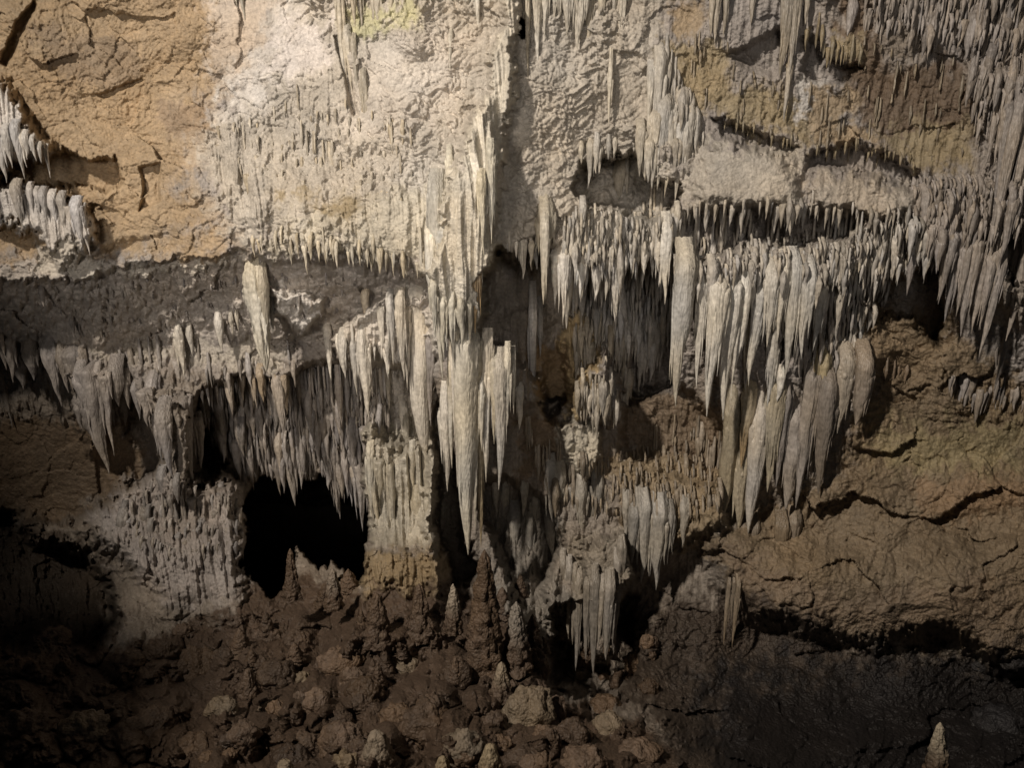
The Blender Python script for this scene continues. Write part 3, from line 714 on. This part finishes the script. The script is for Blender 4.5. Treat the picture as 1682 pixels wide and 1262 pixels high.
# --- fields of overlapping spikes
FI = [
    ('in the dense field on the right', [(1110, 395), (1180, 380), (1320, 390), (1440, 370), (1520, 370), (1540, 420), (1470, 450), (1440, 520), (1400, 570), (1340, 560), (1250, 480), (1110, 470)], 330, (14, 60), (7, 15), -.10, (.48, .445, .395)),
    ('in the field beside the broad spikes', [(960, 340), (1010, 350), (1060, 330), (1130, 360), (1110, 460), (1060, 450), (1000, 430), (930, 420), (920, 380)], 120, (14, 55), (8, 15), -.10, (.46, .425, .37)),
    ('hanging in the dark gap of the middle', [(940, 440), (1100, 430), (1110, 560), (1060, 590), (1000, 540), (950, 500)], 110, (24, 80), (8, 16), -.45, (.42, .395, .36)),
    ('in the tangle above the black hole', [(330, 640), (420, 620), (560, 640), (600, 680), (590, 760), (480, 770), (400, 770), (340, 720)], 160, (16, 74), (7, 14), -.35, (.35, .315, .285)),
    ('in the small forest under the white bracket', [(480, 610), (600, 610), (640, 640), (640, 700), (560, 700), (500, 670)], 70, (12, 46), (6, 11), -.35, (.38, .345, .31)),
    ('in the curtain of spikes at the right side', [(1500, 300), (1600, 300), (1682, 330), (1690, 400), (1560, 400), (1500, 350)], 110, (18, 60), (7, 14), -.12, RG),
    ('in the streaky corner high on the right', [(1420, -20), (1690, -20), (1690, 60), (1640, 90), (1560, 60), (1500, 60), (1440, 20)], 90, (18, 60), (7, 13), -.08, RG),
    ('in the streaks beside the brown patch', [(1590, 110), (1690, 120), (1690, 200), (1620, 230), (1600, 180)], 46, (18, 64), (6, 12), -.08, RG),
    ('in the pale fringe by the small hollow', [(1090, 80), (1140, 160), (1160, 230), (1120, 260), (1070, 180)], 46, (14, 60), (7, 13), -.10, (.45, .41, .35)),
    ('dotted on the dark sloping ceiling', [(60, 470), (400, 450), (680, 450), (680, 490), (560, 520), (440, 530), (130, 550), (60, 520)], 172, (5, 18), (3, 5), -.03, (.24, .215, .195)),
    ('low on the brown wall of the middle', [(860, 700), (930, 760), (1000, 760), (1180, 700), (1190, 840), (1060, 860), (900, 820)], 120, (12, 44), (6, 11), -.12, (.30, .25, .19)),
    ('on the cream wall near the top', [(350, 200), (430, 180), (600, 150), (700, 230), (660, 330), (480, 300), (360, 280)], 60, (12, 46), (4, 8), -.04, (.45, .40, .32)),
    ('down the grey mound', [(180, 830), (260, 780), (400, 800), (400, 900), (300, 920), (200, 880)], 60, (20, 60), (7, 13), -.06, (.31, .28, .25)),
    ('in the fine fringe of the tan wall', [(940, 540), (985, 520), (1040, 520), (1040, 640), (1010, 700), (950, 680)], 60, (20, 70), (6, 12), -.12, (.40, .36, .30)),
    ('scattered on the brown patch', [(1090, 60), (1300, 100), (1380, 60), (1640, 110), (1640, 260), (1450, 280), (1330, 250), (1110, 190)], 46, (6, 26), (4, 7), -.05, (.27, .225, .165)),
    ('beneath the broad spikes', [(1260, 480), (1400, 480), (1420, 540), (1380, 600), (1320, 600)], 70, (18, 70), (8, 16), -.12, (.38, .345, .31)),
]


def inside(x, y, pts):
    c = False; n = len(pts)
    for i in range(n):
        x0, y0 = pts[i]; x1, y1 = pts[(i + 1) % n]
        if (y0 > y) != (y1 > y) and x < (x1 - x0) * (y - y0) / (y1 - y0) + x0:
            c = not c
    return c


for reg, pts, n, lr, wr, off, c in FI:
    n = int(n * (1.9 if n < 165 or n > 175 else .6))
    p = np.array(pts); k = 0; tries = 0; got = []
    while k < n and tries < n * 40:
        tries += 1
        x = rng.uniform(p[:, 0].min(), p[:, 0].max()); y = rng.uniform(p[:, 1].min(), p[:, 1].max())
        if not inside(x, y, pts) or any(abs(x - a) < wr[0] * .6 and abs(y - b) < lr[0] * .6 for a, b in got):
            continue
        got.append((x, y)); k += 1
        L = .55 * lr[0] + 1.3 * (lr[1] - lr[0]) * rng.beta(.7, 3.0)
        w = np.clip(L * rng.uniform(.16, .36), wr[0] * .6, wr[1] * 1.3)
        S(reg, x, y, y + L, w, off=off * rng.uniform(.15, .7), a=rng.choice([1.15, 1.5, 2.0, 3.0]), b=rng.uniform(.85, 1.05), c=np.array(c) * rng.uniform(.82, 1.12))

for i, s in enumerate(STAL):
    s['size'] = (s['tip'] - s['top']) * s['w']
order = sorted(range(len(STAL)), key=lambda i: -STAL[i]['size'])
in_frame = [i for i in order if -10 < STAL[i]['px'] < W + 10 and STAL[i]['tip'] > 8]
SOLO = set(in_frame[:285])
ONES = ['first', 'second', 'third', 'fourth', 'fifth', 'sixth', 'seventh', 'eighth', 'ninth']
ORD = ONES + ['tenth', 'eleventh', 'twelfth', 'thirteenth', 'fourteenth', 'fifteenth', 'sixteenth', 'seventeenth', 'eighteenth', 'nineteenth']
for c, d in zip(('twenty', 'thirty', 'forty', 'fifty', 'sixty', 'seventy', 'eighty', 'ninety'), ('twentieth', 'thirtieth', 'fortieth', 'fiftieth', 'sixtieth', 'seventieth', 'eightieth', 'ninetieth')):
    ORD += [d] + [c + '-' + x for x in ONES]
byreg = {}
for i in SOLO:
    byreg.setdefault(STAL[i]['region'], []).append(i)
label = {}
for reg, ids in byreg.items():
    ids.sort(key=lambda i: STAL[i]['px'])
    for k, i in enumerate(ids):
        s = STAL[i]; L = s['tip'] - s['top']
        shape = 'long' if L > 120 else ('mid-length' if L > 60 else 'short')
        shape += ' thick' if s['w'] > 26 else (' thin' if s['w'] < L * .16 else '')
        label[i] = f"{shape} stalactite {reg}, {ORD[k]} from the left"
        if len(label[i].split()) > 16:
            label[i] = f"stalactite {reg}, {ORD[k]} from the left"
rest = []
for i, s in enumerate(STAL):
    big = i in SOLO
    R = max(.5 * s['w'] * s['D'] / F, .012)
    # find the rock it grows from: straight above within a short reach, else just behind
    up = None
    for dy in range(0, 46, 3):
        if da(s['px'], s['top'] - dy) < s['D'] + .3 * R:
            up = max(dy * s['D'] / F, 0) + .5 * R
            break
    if up is None:
        most = .26 if s['size'] > 1500 else (.15 if s['size'] > 500 else .09)
        s['D'] = max(s['D'], da(s['px'], s['top'] - 2) - most)
        gap = float(max(da(s['px'], s['top'] - 2) - s['D'], 0)) + R * 1.3
    else:
        gap = R * 1.1
    L = drop(s['top'], s['tip'], s['D'])
    q = s['size']
    nr, ns = (40, 28) if q > 1500 else ((22, 18) if q > 500 else (9, 8))
    lean = -.13 * (s['px'] - 841) / 841 + rng.normal(0, .02)
    v, f, t = icicle(R, L, nr, ns, s['a'], s['b'], s['lump'], i % 97 + rng.uniform(0, 1), s['flat'], gap, up, lean)
    if big and q > 420:          # drips that have grown together with it
        V3, F3, T3 = [v], [f], [t]; kk = len(v)
        for _ in range(rng.integers(2, 5) + (3 if q > 1500 else 0)):
            an = rng.uniform(math.pi, 2 * math.pi); r2 = R * rng.uniform(.22, .48); L2 = L * rng.uniform(.18, .72)
            h0 = L * rng.uniform(0, .22)
            v2, f2_, t2 = icicle(r2, L2, 14, 9, 1.2, .95, .15, rng.uniform(0, 90), 1, R * .6, None, lean)
            v2 = v2 + np.array([math.cos(an) * R * .92, math.sin(an) * R * .55, -h0])
            V3.append(v2); F3.append(f2_ + kk); T3.append(t2); kk += len(v2)
        v = np.concatenate(V3); f = np.concatenate(F3); t = np.concatenate(T3)
    p0 = pos(s['px'], s['top'], s['D'])
    v = v + p0
    c = tint(v, s['c'], i % 50, s['tipc'], t)
    if big:
        o = make('stalactite', [(v, f, c)], M_drip, loc=p0)
        o['label'] = label[i]; o['category'] = 'stalactite'; o['group'] = 'stalactites ' + s['region']
    else:
        rest.append((v, f, c))
o = make('stalactite_fringe', rest, M_drip, loc=(0, 9, CZ)); o['kind'] = 'stuff'
o['label'] = 'countless small drip spikes massed along the rock edges'; o['category'] = 'stalactites'
print('stalactites', len(STAL), time.time() - T0)


# ------------------------------------------------------------------ stalagmites, pale column, boulders
def lathe(prof, nr, ns, lump, seed, fine=.05):
    """prof: (t up, radius m) list; axis up from origin"""
    pz = np.array([p[0] for p in prof]); pr = np.array([p[1] for p in prof])
    z = np.linspace(pz[0], pz[-1], nr)
    r = np.interp(z, pz, pr)
    th = np.linspace(0, 2 * math.pi, ns, endpoint=False)
    ZZ, TA = np.meshgrid(z, th, indexing='ij')
    R = np.broadcast_to(r[:, None], ZZ.shape)
    cx = np.cos(TA) * 1.2; cy = np.sin(TA) * 1.2
    l = perlin(cx * 2 + seed, cy * 2 + ZZ * 1.2, 401) + .5 * perlin(cx * 5 + seed, cy * 5 + ZZ * 5, 402)
    w, _ = worley(TA * 3 + seed, ZZ * 9 + seed, 404)
    w2, _ = worley(TA * 7 + seed, ZZ * 22 + seed, 405)
    R = R * (1 + lump * l) + fine * (.5 - w) * np.minimum(R / .12, 1) + .4 * fine * (.5 - w2) * np.minimum(R / .12, 1)
    v = np.stack([R * np.cos(TA), R * np.sin(TA), ZZ], -1).reshape(-1, 3)
    i = np.arange(nr * ns).reshape(nr, ns); j = np.roll(i, -1, 1)
    q = np.stack([i[:-1], j[:-1], j[1:], i[1:]], -1).reshape(-1, 4)
    return v, q


def stand(name, label, cat, px, base, tip, w, Dp, c, tipc, lump=.16, seed=1, group=None, shape=None, mat=None, fine=.085):
    Hh = drop(tip, base, Dp); R = .5 * w * Dp / F
    sh = shape or [(0, 1.15), (.25, .95), (.5, .72), (.75, .5), (.92, .32), (1, .03)]
    v, q = lathe([(t * Hh, r * R) for t, r in sh], 46, 30, lump, seed, fine)
    p0 = pos(px, base, Dp)
    v = v + p0
    cc = tint(v, c, seed, tipc, np.clip((v[:, 2] - p0[2]) / Hh, 0, 1) if tipc is not None else None)
    o = make(name, [(v, q, cc)], mat or M_wet, loc=p0)
    o['label'] = label; o['category'] = cat
    if group:
        o['group'] = group
    return o


KN = []
FB = (.115, .08, .055)
SG = 'brown stalagmites rising from the cave floor'
for px, b, t, w, Dp, lab, tc in [
    (797, 1110, 908, 58, 7.6, 'tallest brown stalagmite, a grainy cone standing in the middle below the long cluster', None),
    (745, 1040, 960, 26, 7.9, 'narrow brown stalagmite with a pale tip just left of the tallest cone', (.42, .36, .28)),
    (690, 1050, 960, 40, 8.0, 'knobbly brown stalagmite at the foot of the pale column', None),
    (848, 1100, 990, 46, 7.7, 'grey brown stalagmite to the right of the tallest cone, rounded at its top', (.3, .27, .23)),
    (480, 985, 902, 24, 8.3, 'thin brown stalagmite rising before the black hole', None),
    (548, 1000, 935, 30, 8.2, 'short paired stalagmite at the right end of the black hole', (.30, .25, .2)),
    (620, 1060, 975, 44, 7.9, 'broad low stalagmite below the left flank of the pale column', None),
    (1537, 1280, 1188, 34, 6.6, 'lone stalagmite with a cream tip in the dark lower right corner', (.46, .40, .30)),
    (824, 1150, 1088, 34, 7.2, 'smooth egg shaped stalagmite with a wet pale cap, below the tallest cone', (.34, .28, .2)),
    (410, 1140, 1098, 34, 6.9, 'squat stalagmite left of the dark cleft in the floor', None),
    (620, 1290, 1200, 70, 5.9, 'cone with a pale top at the lower edge, under the brown floor lumps', (.34, .28, .21)),
    (805, 1300, 1222, 52, 5.8, 'buff knob cut by the lower edge of the view', (.42, .34, .22)),
    (728, 1300, 1242, 40, 5.75, 'small buff tip at the lower edge, beside the buff knob', (.40, .32, .2)),
    (470, 1300, 1248, 50, 5.7, 'pale rounded tip at the lower edge, furthest to the left of the three buff ones', (.36, .29, .2)),
]:
    stand('stalagmite', lab, 'stalagmite', px, b, t, w * .9, Dp, FB, tc, .30, px % 37 + 1., SG)


for k in range(22):
    x = rng.uniform(380, 905); y = rng.uniform(965, 1120)
    h = rng.uniform(14, 44); w = h * rng.uniform(.45, .9)
    v, q = lathe([(-.3 * h, 1.5 * w), (.2 * h, 1.0 * w), (.5 * h, .75 * w), (.8 * h, .42 * w), (h, .04 * w)], 22, 18, .42, k * 1.9 + .5, 0)
    Dk = da(x, y + 4) - .02
    v = v * (.5 * Dk / F) * np.array([1, 1, 2.0])
    p0 = pos(x, y + 4, Dk)
    v = v + p0
    o = make('stalagmite', [(v, q, tint(v, np.array(FB) * rng.uniform(.8, 1.35), k, None, np.clip((v[:, 2] - p0[2]) / (h * Dk / F), 0, 1)))], M_wet, loc=p0)
    KN.append((x, o))
KN.sort(key=lambda a: a[0])
for k, (x, o) in enumerate(KN):
    o['label'] = 'low brown drip knob on the lumpy floor, ' + ORD[k] + ' from the left'
    o['category'] = 'stalagmite'; o['group'] = 'low drip knobs on the cave floor'


def boulder(px, py, w, h, Dp, c, seed):
    n, ns = 30, 40
    ph = np.linspace(0, math.pi, n); th = np.linspace(0, 2 * math.pi, ns, endpoint=False)
    PH, TA = np.meshgrid(ph, th, indexing='ij')
    x = np.sin(PH) * np.cos(TA); y = np.sin(PH) * np.sin(TA); z = np.cos(PH)
    s = seed * 1.7
    d = 1 + .20 * perlin(x * 1.5 + s, z * 1.5 + y * 1.3, 501) + .12 * perlin(x * 3 + s, y * 3 - z * 2.2, 502)
    k, _ = worley((x + y * .5) * 2.6 + s, (z - y * .5) * 2.6, 503)
    k2, _ = worley((x - y * .6) * 7 + s, (z + y * .6) * 7, 504)
    d = d + .30 * (.5 - k) + .13 * (.5 - k2)
    a = .5 * w * Dp / F; b = .5 * h * Dp / F
    v = np.stack([x * d * a, y * d * a * .85, z * d * b], -1).reshape(-1, 3) + pos(px, py, Dp)
    i = np.arange(n * ns).reshape(n, ns); j = np.roll(i, -1, 1)
    q = np.stack([i[:-1], i[1:], j[1:], j[:-1]], -1).reshape(-1, 4)
    return v, q, tint(v, c, seed)


BO = []
for px, py, w, h in [(25, 1105, 70, 60), (105, 1100, 30, 46), (90, 1050, 70, 50), (215, 1090, 60, 55), (262, 1075, 70, 60), (325, 1100, 90, 90), (300, 1040, 40, 40), (410, 1135, 46, 62), (365, 1165, 70, 46),
                     (455, 1110, 90, 60), (520, 1160, 60, 70), (400, 1210, 70, 60), (560, 1090, 90, 70), (600, 1140, 80, 70), (660, 1100, 90, 70), (700, 1190, 110, 90), (560, 1220, 100, 80), (650, 1180, 70, 60), (480, 1250, 80, 60),
                     (750, 1110, 70, 70), (760, 1230, 90, 80), (870, 1170, 110, 110), (880, 1100, 60, 90), (940, 1215, 90, 80), (1000, 1195, 70, 60), (960, 1255, 100, 70), (1050, 1240, 90, 60), (860, 1250, 90, 60), (170, 1140, 60, 40),
                     (140, 1200, 110, 70), (40, 1200, 110, 80), (250, 1190, 100, 70), (320, 1230, 90, 60), (1640, 1190, 110, 70), (1664, 1085, 60, 40), (1612, 1095, 40, 30), (985, 1165, 50, 46)]:
    BO.append((px, py, w, h))
BO = [(x, y, w * .72, h * .74) for x, y, w, h in BO]
for _ in range(60):
    x = rng.uniform(330, 1080); y = rng.uniform(1040, 1262); w = rng.uniform(18, 48)
    BO.append((x, y, w, w * rng.uniform(.7, 1.25)))
BO.sort()
for k, (px, py, w, h) in enumerate(BO):
    Dp = da(px, py) + .02
    c = (.03, .027, .026) if px > 1100 else (np.array((.21, .165, .115)) if k % 9 == 4 else np.array(FB) * rng.uniform(.6, 1.5))  # right-hand ones painted near black to match the shaded corner
    v, q, cc = boulder(px, py, w, h, Dp, c, k + 1)
    o = make('boulder', [(v, q, cc)], M_wet, loc=pos(px, py, Dp))
    zone = 'on the dark left floor' if px < 340 else ('among the brown lumps of the floor' if px < 1100 else 'in the dark lower right hollow')
    ids = [b for b in BO if (b[0] < 340) == (px < 340) and (b[0] < 1100) == (px < 1100)]
    o['label'] = f"{'large' if w * h > 7000 else ('small' if w * h < 2600 else 'rounded')} brown boulder {zone}, {ORD[ids.index((px, py, w, h))]} from the left"
    o['category'] = 'boulder'; o['group'] = 'boulders on the cave floor'

# ------------------------------------------------------------------ light, world, camera
def spot(name, loc, target, power, size, blend, rad, col):
    l = bpy.data.lights.new(name, 'SPOT'); l.energy = power; l.spot_size = math.radians(size); l.spot_blend = blend
    l.shadow_soft_size = rad; l.color = col
    o = bpy.data.objects.new(name, l); COL.objects.link(o)
    from mathutils import Vector
    o.location = loc
    o.rotation_euler = (Vector(target) - Vector(loc)).to_track_quat('-Z', 'Y').to_euler()
    return o


spot('floodlight', (-8.0, -3.6, CZ + 10.4), (.2, 9.0, CZ + .8), 13000, 57, 1.0, .45, (1, .885, .755))
spot('left_fill_light', (-4.2, -3.5, CZ + .5), (-2.5, 9.0, CZ + .8), 2000, 40, 1.0, .9, (1, .89, .78))  # added fill, lifts the shadow in the left recess
spot('centre_fill_light', (.6, -4.5, CZ + 2.2), (.6, 9.0, CZ + 2.2), 1150, 48, 1.0, .9, (1, .9, .8))  # added soft fill that lightens shadows across the middle
# rock mass added out of view as a light blocker, keeps the lamp off the lower left floor
v, q, cc = boulder(0, 0, 10, 10, 10, (.2, .15, .1), 91)
v = v - v.mean(0)
v = v / np.abs(v).max(0) * np.array([2.2, 1.3, 3.5]) + np.array([-7.15, 1.7, CZ + 1.25])
o = make('added_rock_blocker', [(v, q, cc)], M_wall); o['kind'] = 'structure'
wd = bpy.data.worlds.new('World'); scn.world = wd; wd.use_nodes = True
bg = wd.node_tree.nodes['Background']; bg.inputs['Color'].default_value = (.75, .85, 1, 1); bg.inputs['Strength'].default_value = .010

cd = bpy.data.cameras.new('camera'); cam = bpy.data.objects.new('camera', cd); COL.objects.link(cam)
cam.location = (0, 0, CZ); cam.rotation_euler = (math.radians(90) - TH, 0, 0)
cd.sensor_width = 36; cd.lens = 36 * F / W; cd.clip_end = 200
scn.camera = cam
scn.view_settings.view_transform = 'Standard'; scn.view_settings.look = 'None'
scn.view_settings.exposure = 0; scn.view_settings.gamma = 1
scn.render.resolution_x = 1024; scn.render.resolution_y = 769
scn.cycles.max_bounces = 5; scn.cycles.diffuse_bounces = 3
print('done', time.time() - T0)
